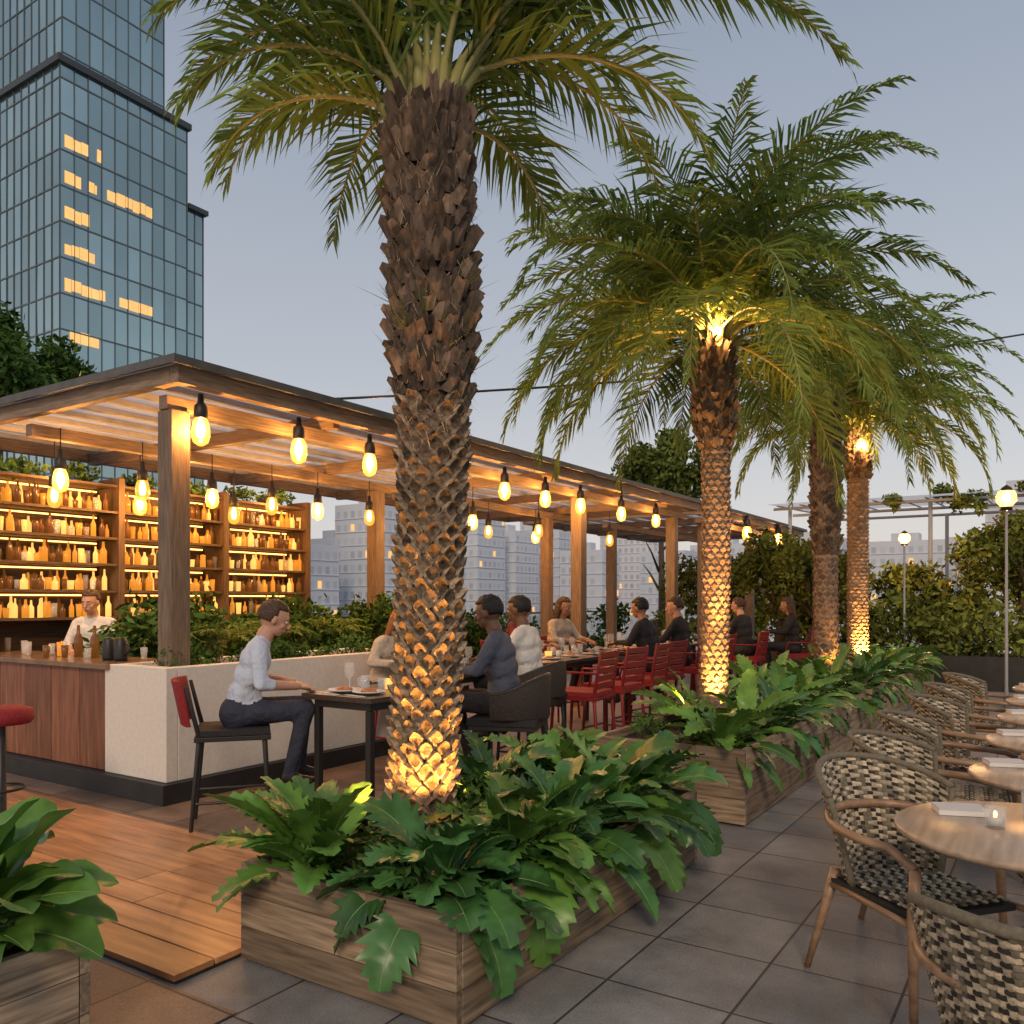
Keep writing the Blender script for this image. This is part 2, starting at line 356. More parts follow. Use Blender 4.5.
# ---------------------------------------------------------------- palms
def palm(x,y,z0,ztop,rb,rm,rt,bootfrac,fr,lean=(0,0),style=1,seed=1):
    random.seed(seed); root=empty('palm_tree',(0,0,0)); mb=MB()
    H=ztop-z0
    def cx(s): return V((x+lean[0]*math.sin(s*math.pi*.9)+lean[1]*s, y+lean[0]*.3*math.sin(s*math.pi), z0+H*s))
    def rad_(s):
        if s<bootfrac:
            q=s/bootfrac; return rb*(1.18-.18*min(1,q*6)) + (rm-rb)*q
        q=(s-bootfrac)/(1-bootfrac); return rm+(rt-rm)*math.sin(min(1,q*2.2)*math.pi/2)-(.02 if q>.75 else 0)*(q-.75)*4
    n=40; mb.tube([cx(i/n) for i in range(n+1)],[rad_(i/n)*(.93 if style==1 else .96) for i in range(n+1)],'trunk_dark' if style==1 else 'trunk_pale',20)
    if style==1: dz=.050; cnt=11
    elif style==2: dz=.05; cnt=12
    else: dz=.07; cnt=10
    row=0; z=.0
    while z<H:
        s=z/H; r=rad_(s); c=cx(s)
        boot=s>bootfrac+U(-.04,.04)
        cn=cnt if not boot else (13 if style==1 else 11)
        for k in range(cn):
            a=2*math.pi*(k+.5*(row%2))/cn+U(-.05,.05)
            o=V((math.cos(a),math.sin(a),0)); tn=V((-math.sin(a),math.cos(a),0)); hw=math.pi*r/cn*(1.0 if not boot else 1.15)
            if not boot:
                if style==1:
                    hh=dz*1.0; pr=.034*U(.5,1.5); tw=U(-.007,.007); ring=[]; inn=[]
                    for q in range(12):
                        an=2*math.pi*q/12+math.pi/2; ca,sa=math.cos(an),math.sin(an)
                        pw_=1.35; ux=hw*.95*math.copysign(abs(ca)**pw_,ca); uz=hh*.92*math.copysign(abs(sa)**pw_,sa)*U(.9,1.1)
                        lift=pr*(.15+.85*max(0,.5+.5*sa))
                        ring.append(c+o*(r*.955)+tn*ux+V((0,0,uz+tw*ca)))
                        inn.append(c+o*(r*.985+lift)+tn*ux*.76+V((0,0,uz*.72+.010+tw*ca)))
                    ctr=c+o*(r+pr*.10)+V((0,0,hh*.15))
                    fs=[(q,(q+1)%12,12+(q+1)%12,12+q) for q in range(12)]
                    mb.add(ring+inn,fs,'trunk_scale',U(.0,1.0))
                    mb.add(inn+[ctr],[(q,(q+1)%12,12) for q in range(12)],'trunk_inner',U(.0,1.0))
                else:
                    pr=.010*U(.6,1.4); hh=dz*.75
                    A=c+o*r*.97+V((0,0,-hh)); B=c+o*(r+pr*.5)+tn*hw; C=c+o*(r+pr)+V((0,0,hh*.6)); D=c+o*(r+pr*.5)-tn*hw
                    mb.add([A,B,C,D],[(0,1,2),(0,2,3)],'trunk_pale' if style==2 else 'boot_brown',U(.1,.9))
            else:
                l=U(.045,.11)*(1.3 if s>.9 else 1)*(rt/.19); pr=.040*U(.4,1.6)*(rt/.19); sk=U(-.02,.02)
                B=c+o*r*.93+tn*hw*U(.8,1.1); D=c+o*r*.93-tn*hw*U(.8,1.1); T1=c+o*(r+pr)+tn*(hw*.5+sk)+V((0,0,l)); T2=c+o*(r+pr*.9)-tn*(hw*.5-sk)+V((0,0,l*U(.7,1.15)))
                M1=c+o*(r+pr*.45)+V((0,0,-.02)); MT=c+o*(r+pr*1.3)+V((0,0,l*.7))+tn*sk; bk=c+o*(r*.85)+V((0,0,l*.8))
                mb.add([B,M1,D,T2,MT,T1,bk],[(0,1,4,5),(1,2,3,4),(5,4,6),(4,3,6),(0,5,6),(2,6,3)],random.choice(['boot_brown','boot_brown','boot_dark']),U(.0,1.0))
        z+=dz*(1.0 if not boot else .9 if style==1 else .74); row+=1
    for i in range(1300 if style==1 else 160):
        s=U(bootfrac-.05,1.0); a=U(0,6.28); c=cx(s); r=rad_(s); o=V((math.cos(a),math.sin(a),0)); tn=V((-o.y,o.x,0))
        p=c+o*(r+.015); q=p+o*U(.01,.06)+V((0,0,U(-.09,.10)))+tn*U(-.05,.05)
        mb.add([p-tn*.003,p+tn*.003,q],[(0,1,2)],'boot_dark' if R()<.5 else 'trunk_scale',U(.2,1))
    mb.build('trunk',root)
    fb=MB(); top=cx(1.0)
    for f in fr:
        az,e0,e1,L,nl,ll,w,curl,pw=f
        b=top+V((math.cos(az),math.sin(az),0))*rt*.45*U(.6,1.1)+V((0,0,U(-.08,.12)))
        frond(fb,b,az,e0,e1,L,nl,ll,'frond_green',w=w,start=.13,rr=.019 if style==1 else .015,curl=curl,pw=pw)
        fb.tube([b-V((0,0,.12)),b+V((math.cos(az)*math.cos(e0),math.sin(az)*math.cos(e0),math.sin(e0)))*.2],[.045,.02],'frond_rib',6,shade=.4)
    if style==1:
        for i in range(14):
            s=U(.63,.76); a=i*2.4; c=cx(s)+V((math.cos(a),math.sin(a),0))*rad_(s)
            for j in range(6): 
                aa=a+U(-.6,.6); e=U(.1,1.3); d=V((math.cos(aa)*math.cos(e),math.sin(aa)*math.cos(e),math.sin(e))); l=U(.08,.22); sd=V((-d.y,d.x,0)).normalized()*.005
                fb.add([c-sd,c+sd,c+d*l],[(0,1,2)],'frond_green',U(.0,.5))
    fb.build('crown',root); return root
A=lambda d: rad(d)
# image right = 33 deg, left = 213, away = 123, toward camera = -57
fr=[]
spec1=[(204,60,-62,1.50),(212,70,-48,1.55),(232,18,-74,1.10),(192,50,-70,1.4),(178,66,-46,1.6),(216,80,-30,1.6),(150,45,-60,1.6),(36,56,-55,2.3),(26,63,-36,2.6),(44,68,-34,2.25),(12,55,-52,2.1),(60,46,-66,1.6),(0,68,-24,2.3),(95,48,-70,1.5),(75,28,-76,1.0),(120,60,-55,1.6),(250,70,-45,1.3),(285,74,-34,1.6),(325,74,-28,1.8),(348,74,-24,2.1),(165,75,-34,1.8),(85,80,-24,2.0),(240,84,-20,1.6),(310,84,-14,1.8),(135,8,-80,.85),(200,84,-14,1.8),(20,78,-16,2.3),(50,82,-10,2.2),(220,40,-72,1.25),(30,30,-70,1.5),(18,68,-60,2.3)]
random.seed(3)
for az,e0,e1,L in spec1: fr.append((A(az+U(-4,4)),A(e0),A(e1),L,int(38*L),.47,.017,U(-.15,.15),1.25))
palm(-2.55,3.12,.36,3.80,.140,.150,.180,.575,fr,lean=(.05,.03),style=1,seed=11)
def crown(n,L,ll,nl,seed,w=.013,emax=80):
    random.seed(seed); o=[]
    for i in range(n):
        q=(i+.5)/n; az=i*2.399+U(-.15,.15); e0=rad(emax-(emax-0)*q**1.1+U(-5,5)); e1=e0-rad(U(85,122))
        o.append((az,e0,max(e1,rad(-86)),L*U(.88,1.12)*(1-.10*q),nl,ll,w,U(-.2,.2),U(1.0,1.5)))
    return o
palm(-2.42,6.78,.46,3.70,.115,.115,.155,.70,crown(60,2.10,.52,66,5,.017),lean=(.04,-.02),style=2,seed=12)
palm(-2.42,10.84,.46,3.95,.15,.145,.16,.45,crown(38,2.1,.50,50,6,.021),lean=(0,.0),style=3,seed=13)
palm(-2.38,12.6,.46,4.0,.14,.14,.155,.75,crown(38,2.3,.50,50,8,.021),lean=(0,.0),style=2,seed=14)
random.seed(21)
def uplight(x,y,z,tx,ty,e,spot=95,up=1.0):
    r=empty('garden_uplight'); mb=MB(); mb.lathe([(.0,-.15),(.012,-.15),(.012,0),(.032,0),(.036,.055),(.030,.06)],(x,y,z),'black_metal',12); mb.lathe([(0,.05),(.028,.05)],(x,y,z),'lit_core',12); mb.build('housing',r)
    light('lamp','SPOT',(x,y,z+.075),e,(1,.43,.09),.025,parent=r,spot=spot,target=(tx,ty,z+up))
uplight(-2.36,2.88,.46,-2.52,3.10,52); uplight(-2.70,2.88,.46,-2.57,3.08,40); uplight(-2.25,3.08,.46,-2.5,3.13,48)
uplight(-2.40,2.72,.46,-2.50,3.0,110,spot=50,up=2.2)
uplight(-2.28,6.52,.56,-2.40,6.75,120); uplight(-2.58,6.55,.56,-2.45,6.75,80); uplight(-2.15,6.4,.56,-2.3,6.7,330,spot=50,up=3)
uplight(-2.22,10.6,.56,-2.4,10.8,40); uplight(-2.2,12.35,.56,-2.36,12.6,280)
def trunk_lamp(x,y,z,px,py,e,rr=.045):
    r=empty('spot_lamp'); mb=MB(); mb.tube([(px,py,z-.05),(x,y,z-.03)],.012,'black_metal',6); mb.ell((x,y,z),(rr,rr,rr),'lamp_globe'); mb.build('housing',r)
    light('lamp','POINT',(x,y,z),e,(1,.5,.16),.02,parent=r)
trunk_lamp(-2.26,12.30,3.62,-2.38,12.5,420,.085)
trunk_lamp(-2.30,6.56,3.66,-2.41,6.7,240,.035)
# ---------------------------------------------------------------- pergola
def pergola(name,x0,x1,y0,y1,z,cols,crossed):
    r=empty(name); mb=MB()
    mb.box((x1-.10,y0,z-.17),(x1,y1,z-.03),'beam_wood_y',.8); mb.box((x0,y0,z-.17),(x0+.1,y1,z-.03),'beam_wood_y',.5)
    mb.box((x0+.102,y0,z-.17),(x1-.102,y0+.08,z-.03),'beam_wood_x',.8); mb.box((x0+.102,y1-.08,z-.17),(x1-.102,y1,z-.03),'beam_wood_x',.5)
    for c in crossed: mb.box((x0+.102,c-.04,z-.21),(x1-.102,c+.04,z-.085),'beam_wood_x',.55)
    for bx in (-5.75,-7.7): mb.box((bx-.05,y0+.082,z-.32),(bx+.05,y1-.082,z-.212),'beam_wood_y',.6)
    x=x0+.3
    while x<x1-.2:
        mb.box((x,y0+.082,z-.082),(x+.06,y1-.082,z-.032),'slat_grey',U(.4,.6)); x+=.40
    mb.build('frame',r,bevel=.004)
    mb=MB(); mb.box((x0-.06,y0-.06,z-.029),(x1+.06,y1+.06,z-.018),'roof_panel',.5); mb.build('roof_panel',r)
    mb=MB()
    for (a,b) in (((x1+.03,y0-.08),(x1+.07,y1+.08)),((x0-.08,y0-.08),(x1+.029,y0-.045)),((x0-.08,y1+.045),(x1+.029,y1+.08))):
        mb.box((a[0],a[1],z-.05),(b[0],b[1],z+.012),'roof_metal',.5)
    mb.build('roof_edge',r)
    mb=MB()
    for cx_,cy_,zb in cols: mb.box((cx_-.085,cy_-.085,zb),(cx_+.085,cy_+.085,z-.321),'beam_wood_z',U(.35,.5))
    mb.build('columns',r,bevel=.006)
pergola('pergola',-9.6,-5.45,3.87,14.6,3.28,[(-5.75,4.05,.2),(-5.75,7.6,.004),(-5.75,10.6,.004),(-5.75,14.05,.004),(-7.7,8.5,.004),(-7.7,13.0,.004),(-9.3,8.0,.004),(-9.3,4.1,.004),(-9.3,12.,.004)],[5.6,7.6,9.6,11.6,13.4])
pergola('pergola',-9.6,-5.45,15.2,22.0,3.28,[(-5.75,15.6,.004),(-5.75,18.5,.004),(-5.75,21.6,.004),(-7.7,15.6,.004),(-7.7,21.6,.004)],[16.8,18.5,20.2])
def pendant(x,y,z,e,top=3.03,k=1.0):
    r=empty('pendant_lamp'); mb=MB()
    mb.tube([(x,y,top),(x,y,z+.17)],.006,'black_metal',5); mb.lathe([(a*k,b*k) for a,b in [(.0,.20),(.018,.20),(.022,.14),(.042,.12),(.048,.045),(.042,.035),(0,.035)]],(x,y,z),'black_metal',12)
    mb.lathe([(a*k,b*k) for a,b in [(.034,.045),(.050,.01),(.060,-.04),(.060,-.085),(.048,-.125),(.02,-.145),(.0,-.15)]],(x,y,z),'bulb_glass',14)
    mb.lathe([(a*k,b*k) for a,b in [(.012,.03),(.026,.0),(.030,-.05),(.022,-.09),(.0,-.10)]],(x,y,z),'filament',10)
    mb.build('fixture',r)
    if e: light('lamp','POINT',(x,y,z-.04),e,(1,.44,.11),.012,parent=r)
for y in (4.15,5.15,6.05,7.5,8.4,9.35,10.3,11.6,12.9): pendant(-5.56,y,2.86,230,k=1.15)
for y in (17.2,19.5): pendant(-5.4,y,2.95,260,top=3.1,k=1.6)
for i,y in enumerate((4.1,4.9,5.7,6.5,7.2,8.1,9.3,10.8,12.2)): pendant(-7.45,y,2.62,300 if i%2==0 else 0,k=1.1)
for y in (4.4,5.3,6.5): pendant(-8.1,y,2.55,160 if y==5.3 else 0,k=1.1)
for y in (9.2,10.9,12.1,13.3): pendant(-6.6,y,2.6,280 if y in(9.2,12.1) else 0,k=1.1)
# ---------------------------------------------------------------- bar
r=empty('bar_counter'); mb=MB()
x=-9.6
while x<-6.30:
    x2=min(x+.42,-6.285); mb.box((x+.003,3.82,.16),(x2-.003,3.86,.955),'bar_wood_z',U(.3,.7)); x=x2
mb.box((-9.6,3.865,.16),(-6.28,4.35,.95),'dark_base'); mb.box((-9.62,3.77,.958),(-6.20,4.42,1.0),'counter_top',.5)
mb.box((-9.6,3.74,.0),(-5.44,4.30,.155),'dark_base'); mb.box((-5.95,4.302,0),(-5.44,6.5,.155),'dark_base')
mb.build('counter',r,bevel=.004)
mb=MB(); mb.box((-6.27,3.80,.157),(-5.49,3.90,1.0),'white_plaster',.5); mb.box((-5.59,3.902,.157),(-5.49,6.45,1.0),'white_plaster',.5)
mb.box((-6.27,3.902,.157),(-6.17,6.45,.999),'white_plaster',.5); mb.box((-6.168,3.902,.2),(-5.592,6.44,.93),'soil'); mb.box((-6.27,6.452,.157),(-5.49,6.52,1.0),'white_plaster',.5)
mb.build('white_planter_wall',r,bevel=.006)
mb=MB(); leaves(mb,blobs((-6.1,3.98,.98),(-5.62,6.3,1.08),26,.12),3600,.022,'bush_leaf'); mb.build('herb_foliage')
def glass(mb,x,y,z,h=.12,r=.032,m='glass_clear',sh=.5): mb.lathe([(0,.004),(r*.8,.004),(r,h),(r*.94,h),(r*.75,.012),(0,.012)],(x,y,z),m,10,shade=sh)
def wine(mb,x,y,z,m='glass_clear'): mb.lathe([(0,0),(.034,.002),(.005,.01),(.004,.09),(.03,.115),(.038,.15),(.030,.20)],(x,y,z),m,12)
def plate(mb,x,y,z,r=.11,food=True):
    mb.lathe([(0,.004),(r*.6,.004),(r,.018),(r*.98,.022),(r*.6,.01),(0,.01)],(x,y,z),'ceramic',20)
    if food: mb.ell((x,y,z+.018),(r*.5,r*.45,.022),'food',8,6)
def bottle(mb,x,y,z,h,r,m,sh): mb.lathe([(0,0),(r,0),(r,h*.58),(r*.4,h*.75),(r*.34,h),(0,h)],(x,y,z),m,8,shade=sh)
mb=MB()
for i in range(18): glass(mb,-8.6+i*.13+U(-.02,.02),3.95+U(-.06,.28),1.0,U(.08,.14),.03,random.choice(['glass_clear','glass_clear','bottle_dark','glass_clear','bottle_amber']))
for x in (-6.45,-6.62): mb.lathe([(0,0),(.05,0),(.055,.03),(.05,.17),(.038,.19),(0,.19)],(x,4.05,1.0),'black_metal',14)
for x in (-7.0,-7.25): bottle(mb,x,4.15,1.0,.28,.038,'bottle_dark',.5)
mb.tube([(-6.39,4.05,1.05),(-6.34,4.05,1.08),(-6.34,4.05,1.13),(-6.40,4.05,1.15)],.007,'black_metal',6)
mb.build('bar_glassware')
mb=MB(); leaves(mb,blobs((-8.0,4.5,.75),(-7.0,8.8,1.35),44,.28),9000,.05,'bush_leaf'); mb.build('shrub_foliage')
for (x,y) in [(-7.2,4.75),(-7.0,5.5),(-7.1,6.3),(-7.1,7.1)]:
    mb=MB()
    for i in range(18): frond(mb,(x,y,1.05),i*2.4,rad(U(30,75)),rad(U(-50,-20)),U(.4,.6),16,.13,'frond_green',w=.012,rr=.005)
    mb.build('fern_plant')
r=empty('bottle_shelf'); mb=MB()
mb.box((-8.82,3.95,0),(-8.78,8.0,2.75),'shelf_wood_y',.3)
for y in (3.95,5.25,6.6,7.92): mb.box((-8.777,y,0),(-8.40,y+.07,2.8),'shelf_wood_z',.8)
zs=[1.30,1.58,1.86,2.14,2.42,2.70]
for z in zs:
    for (a,b) in ((4.022,5.248),(5.322,6.598),(6.672,7.918)):
        mb.box((-8.776,a,z),(-8.42,b,z+.025),'shelf_wood_y',.7)
mb.build('shelf_frame',r)
mb=MB()
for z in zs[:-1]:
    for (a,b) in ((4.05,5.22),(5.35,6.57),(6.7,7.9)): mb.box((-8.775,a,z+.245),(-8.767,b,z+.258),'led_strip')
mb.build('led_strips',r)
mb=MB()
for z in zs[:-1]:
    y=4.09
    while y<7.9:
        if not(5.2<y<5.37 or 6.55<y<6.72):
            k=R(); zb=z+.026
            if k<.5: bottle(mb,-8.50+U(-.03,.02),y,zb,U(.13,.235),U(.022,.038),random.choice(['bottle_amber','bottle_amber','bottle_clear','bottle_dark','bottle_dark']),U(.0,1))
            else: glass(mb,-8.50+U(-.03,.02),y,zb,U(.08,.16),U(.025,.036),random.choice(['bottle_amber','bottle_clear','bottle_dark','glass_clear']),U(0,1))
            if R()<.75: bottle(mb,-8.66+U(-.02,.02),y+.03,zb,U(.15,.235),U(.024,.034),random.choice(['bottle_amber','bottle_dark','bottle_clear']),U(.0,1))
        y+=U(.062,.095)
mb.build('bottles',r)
for y in (4.6,6.0,7.3): light('shelf_lamp','POINT',(-8.25,y,2.66),24,(1,.43,.11),.08,parent=r)
mb=MB(); leaves(mb,[((-8.6,yy,U(2.76,2.86)),(.14,.28,.10)) for yy in (4.3,4.9,5.6,6.3,7.0,7.6)],1500,.035,'bush_leaf'); mb.build('trailing_plant_foliage')
# ---------------------------------------------------------------- seats / tables
def TR(x,y,z,a): return Matrix.Translation((x,y,z))@Matrix.Rotation(a,4,'Z')
def dining_chair(kind):
    mb=MB(); leg='black_metal' if kind!='red' else 'red_paint'; sh=.62
    for sx in (-.2,.2):
        for sy in (-.21,.21):
            ex=.035 if sx>0 else -.05
            mb.tube([(sx+ex,sy*1.12,0),(sx,sy,sh-.02)],[.013,.018],leg,8)
    for sy in (-.225,.225): mb.tube([(-.23,sy,.2),(.225,sy,.2)],.010,leg,6)
    mb.tube([(.222,-.225,.22),(.222,.225,.22)],.011,leg,6)
    mb.box((-.23,-.24,sh-.03),(.24,.24,sh),leg,.5)
    if kind=='red':
        mb.box((-.22,-.23,sh+.002),(.235,.23,sh+.045),'red_fabric',.5)
        for sy in (-.215,.215): mb.tube([(-.2,sy,sh),(-.27,sy,sh+.42)],[.018,.015],leg,8)
        for k,z in enumerate((.10,.17,.24,.31,.38)):
            M=Matrix.Translation((-.20-.165*z,0,sh+z)); mb.box((-.010,-.20,-.027),(.010,.20,.027),'red_paint',.5,M)
        for sy in (-.225,.225): mb.tube([(-.235,sy,sh+.22),(.1,sy*1.05,sh+.22),(.16,sy,sh)],.013,leg,6)
    elif kind=='panel':
        mb.box((-.22,-.23,sh+.002),(.235,.23,sh+.04),'black_fabric',.5)
        for sy in (-.22,.22): mb.tube([(-.2,sy,sh),(-.28,sy,sh+.33)],[.016,.013],leg,8)
        n=8; vs=[];fs=[]
        for i in range(n+1):
            t=-1+2*i/n; yy=.235*t; xx=-.245-.05*(1-t*t)
            for z,dx in ((.07,0),(.36,-.06)):
                vs+=[(xx+dx,yy,sh+z),(xx+dx-.03,yy,sh+z)]
        for i in range(n):
            a=i*4;b=a+4
            fs+=[(a,a+2,b+2,b),(a+1,b+1,b+3,a+3),(a+2,a+3,b+3,b+2),(a,b,b+1,a+1)]
        fs+=[(0,1,3,2),(n*4,n*4+2,n*4+3,n*4+1)]
        mb.add(vs,fs,'red_fabric',.5,True)
    else:
        mb.box((-.24,-.25,sh+.002),(.25,.25,sh+.05),'black_fabric',.5)
        n=20; vs=[];fs=[]
        for i in range(n+1):
            a=rad(75+210*i/n); cx_=.27*math.cos(a)-.0; cy_=.27*math.sin(a)
            h=.22+.12*max(0,-math.cos(a))
            for (z,o) in ((.05,0),(h,.03)): vs+=[(cx_*(1+o)-.0,cy_*(1+o),sh+z),(cx_*(1+o)+.02*math.cos(a),cy_*(1+o)+.02*math.sin(a),sh+z)]
        for i in range(n):
            a=i*4;b=a+4; fs+=[(a,a+2,b+2,b),(a+1,b+1,b+3,a+3),(a+2,a+3,b+3,b+2),(a,b,b+1,a+1)]
        mb.add(vs,fs,'rattan_dark',.5,True)
        mb.tube([(.28*math.cos(rad(75+210*i/n)),.28*math.sin(rad(75+210*i/n)),sh+.225+.12*max(0,-math.cos(rad(75+210*i/n)))) for i in range(n+1)],.017,'black_metal',8)
    return mb
def put_chair(kind,name,x,y,a): dining_chair(kind).build(name,M=TR(x,y,.006,a),bevel=.003)
put_chair('panel','dining_chair',-4.62,3.70,rad(50))
put_chair('rattan','rattan_armchair',-3.30,5.05,rad(200))
put_chair('rattan','rattan_armchair',-3.85,6.25,rad(190))
for (x,y,a) in [(-3.70,6.9,185),(-3.75,7.65,178),(-3.8,8.4,183),(-3.9,9.1,175),(-3.95,10.1,182),(-4.0,11.2,180),(-5.35,8.2,5),(-5.35,9.2,-4),(-3.9,12.4,180)]:
    put_chair('red','red_dining_chair',x,y,rad(a))
put_chair('red','red_dining_chair',-5.2,6.2,rad(0))
def dining_table(x0,x1,y0,y1,z=.88,seed=0):
    r=empty('dining_table'); mb=MB(); mb.box((x0,y0,z-.035),(x1,y1,z),'dark_table_wood',.5)
    mb.box((x0+.06,y0+.06,z-.09),(x1-.06,y1-.06,z-.037),'black_metal',.5)
    for a in (x0+.08,x1-.08):
        for b in (y0+.08,y1-.08): mb.box((a-.022,b-.022,.005),(a+.022,b+.022,z-.092),'black_metal',.5)
    mb.build('table',r,bevel=.003); mb=MB()
    n=max(2,int((y1-y0)/.36))
    for i in range(n):
        yy=y0+.2+(y1-y0-.4)*i/max(1,n-1)
        for xx in (x0+.2,x1-.2):
            plate(mb,xx,yy,z+.001,U(.09,.12)); (wine if R()<.6 else glass)(mb,(x0+x1)/2+U(-.08,.08),yy+U(-.12,.12),z+.001)
            glass(mb,xx+U(-.03,.03),yy+.15,z+.001,.09,.03,random.choice(['glass_clear','bottle_amber','ceramic','glass_clear']))
            mb.box((-.09,-.01,0),(.09,.01,.004),'ceramic',.5,TR(xx+.01,yy-.14,z+.001,U(-.3,.3)))
    mb.lathe([(0,0),(.035,0),(.04,.07),(.036,.07),(.03,.01),(0,.01)],((x0+x1)/2,(y0+y1)/2,z+.001),'bottle_clear',12)
    mb.build('tableware',r)
dining_table(-4.24,-3.62,3.95,5.0)
dining_table(-4.75,-4.2,5.5,6.3)
dining_table(-4.95,-4.25,6.9,8.7); dining_table(-5.0,-4.3,9.2,11.6); dining_table(-4.6,-4.0,12.5,13.6)
mb=MB(); mb.lathe([(0,.70),(.17,.70),(.19,.73),(.18,.79),(.12,.81),(0,.815)],(-5.75,2.78,0),'red_fabric',20); mb.lathe([(0,0),(.2,.0),(.2,.015),(.03,.03),(.025,.70)],(-5.75,2.78,.034),'black_metal',16)
mb.lathe([(.13,.27),(.145,.28),(.13,.29)],(-5.75,2.78,0),'black_metal',16); mb.build('bar_stool')
# woven lounge chair -------------------------------------------------------
def woven_chair():
    mb=MB(); seat=.40
    def surf(u,v):
        a=rad(106+148*u); k=abs(2*u-1)
        top=.82-.09*k**2.5; z=.38+(top-.38)*v
        rx=.235+.05*v+.04*v*v; ry=.20+.085*v
        return V((rx*math.cos(a)*1.05-.02-.07*v*(1-k),ry*math.sin(a)*1.08,z))
    nu,nv=38,26
    vs=[surf(i/nu,j/nv) for j in range(nv+1) for i in range(nu+1)]
    fs=[(j*(nu+1)+i,j*(nu+1)+i+1,(j+1)*(nu+1)+i+1,(j+1)*(nu+1)+i) for j in range(nv) for i in range(nu)]
    mb.add(vs,fs,'rope_black',.5,True)
    def stitch(c,du,dv,n,m,sh):
        for sg in (1,-1):
            h=n*sg*.009
            mb.add([c-du-dv*.55,c-dv,c+du-dv*.55,c+du+dv*.55,c+dv,c-du+dv*.55,c+h],[(0,1,6),(1,2,6),(2,3,6),(3,4,6),(4,5,6),(5,0,6)],m,sh,True)
    def colr(i,j):
        if (i//2+j)%2==0: return 'rope_black' if (i+j)%2 else 'rope_olive'
        return 'rope_cream' if R()<.88 else 'rope_olive'
    for j in range(nv):
        for i in range(nu):
            u=(i+.5)/nu;v=(j+.5)/nv; c=surf(u,v); du=(surf(u+.5/nu,v)-surf(u-.5/nu,v))*.5; dv=(surf(u,v+.5/nv)-surf(u,v-.5/nv))*.5
            n=du.cross(dv).normalized(); m=colr(i,j)
            if (i+j)%2: stitch(c,du*1.7,dv*1.1,n,m,U(.2,.8))
            else: stitch(c,du*1.1,dv*1.7,n,m,U(.2,.8))
    rim=[surf(i/nu,1)+V((0,0,.006)) for i in range(nu+1)]; mb.tube(rim,.014,'rope_olive',8)
    for uu in (0,1): mb.tube([surf(uu,j/8) for j in range(9)],.013,'rope_olive',8)
    for i in range(18):
        for j in range(18):
            c=V((-.19+.43*(i+.5)/18,-.215+.43*(j+.5)/18,seat)); m=colr(i,j)
            if (i+j)%2: stitch(c,V((.014,0,0)),V((0,.010,0)),V((0,0,1)),m,U(.2,.8))
            else: stitch(c,V((.010,0,0)),V((0,.014,0)),V((0,0,1)),m,U(.2,.8))
    mb.box((-.20,-.225,seat-.035),(.25,.225,seat-.012),'rope_black',.5)
    pts=[]
    for i in range(25):
        a=rad(60+240*i/24); x=.31*math.cos(a)*1.05; yv=.30*math.sin(a)
        pts.append(V((x,yv,.62-.02*math.cos(a))))
    pts=[V((.30,.27,.575))]+[V((.24,.28,.60))]+pts+[V((.24,-.28,.60))]+[V((.30,-.27,.575))]
    mb.tube(pts,[.017]*len(pts),'light_wood',10)
    for sy in (-1,1):
        mb.tube([(.30,sy*.27,.575),(.285,sy*.265,.40),(.31,sy*.285,0)],[.019,.021,.013],'light_wood',10)
        mb.tube([(-.20,sy*.20,.42),(-.29,sy*.27,0)],[.022,.013],'light_wood',10)
        mb.tube([(-.22,sy*.215,.36),(.285,sy*.262,.37)],.013,'light_wood',8)
    return mb
wc=woven_chair().build('woven_armchair',M=TR(-.47,3.57,.002,rad(-40)))
def wcopy(x,y,a):
    o=bpy.data.objects.new('woven_armchair',wc.data); COL.objects.link(o); o.matrix_world=TR(x,y,.002,rad(a))
wcopy(.00,2.40,78)
for (x,y,a) in [(-.46,4.45,-8),(-.48,5.45,5),(-.46,6.45,-4),(-.48,7.5,2),(-.46,8.6,0),(.75,4.4,182),(.75,5.4,178),(.75,6.5,182),(.75,7.5,180)]: wcopy(x,y,a)
def cafe_table(x,y,r_,items=True):
    e=empty('round_table'); mb=MB(); z=.74
    mb.lathe([(0,z-.03),(r_-.015,z-.03),(r_,z-.018),(r_,z-.004),(r_-.006,z),(0,z)],(x,y,0),'table_top_wood',48)
    mb.lathe([(0,0),(.22,0),(.22,.012),(.03,.03),(.028,z-.05),(.14,z-.032),(0,z-.031)],(x,y,0.002),'black_metal',20); mb.build('table',e)
    if items:
        mb=MB(); cx_,cy_=x-.12,y-.02
        mb.lathe([(0,0),(.03,0),(.034,.07),(.031,.07),(.027,.01),(0,.01)],(cx_,cy_,z),'glass_clear',16); mb.lathe([(0,.011),(.022,.011),(.022,.035),(0,.035)],(cx_,cy_,z),'ceramic',12)
        mb.ell((cx_,cy_,z+.045),(.006,.006,.012),'lit_core',8,6)
        mb.box((-.08,-.055,0),(.08,.055,.018),'paper',.5,TR(x-.24,y+.14,z+.001,rad(20))); mb.box((-.08,-.055,.019),(.08,.055,.022),'paper',.3,TR(x-.24,y+.14,z+.001,rad(22)))
        glass(mb,x-.02,y+.12,z+.001,.10,.032); glass(mb,x+.15,y-.02,z+.001,.07,.028,'ceramic'); mb.build('tableware',e)
cafe_table(-.06,3.26,.43)
for y in (4.35,5.4,6.45,7.5,8.6): cafe_table(.03,y,.38)
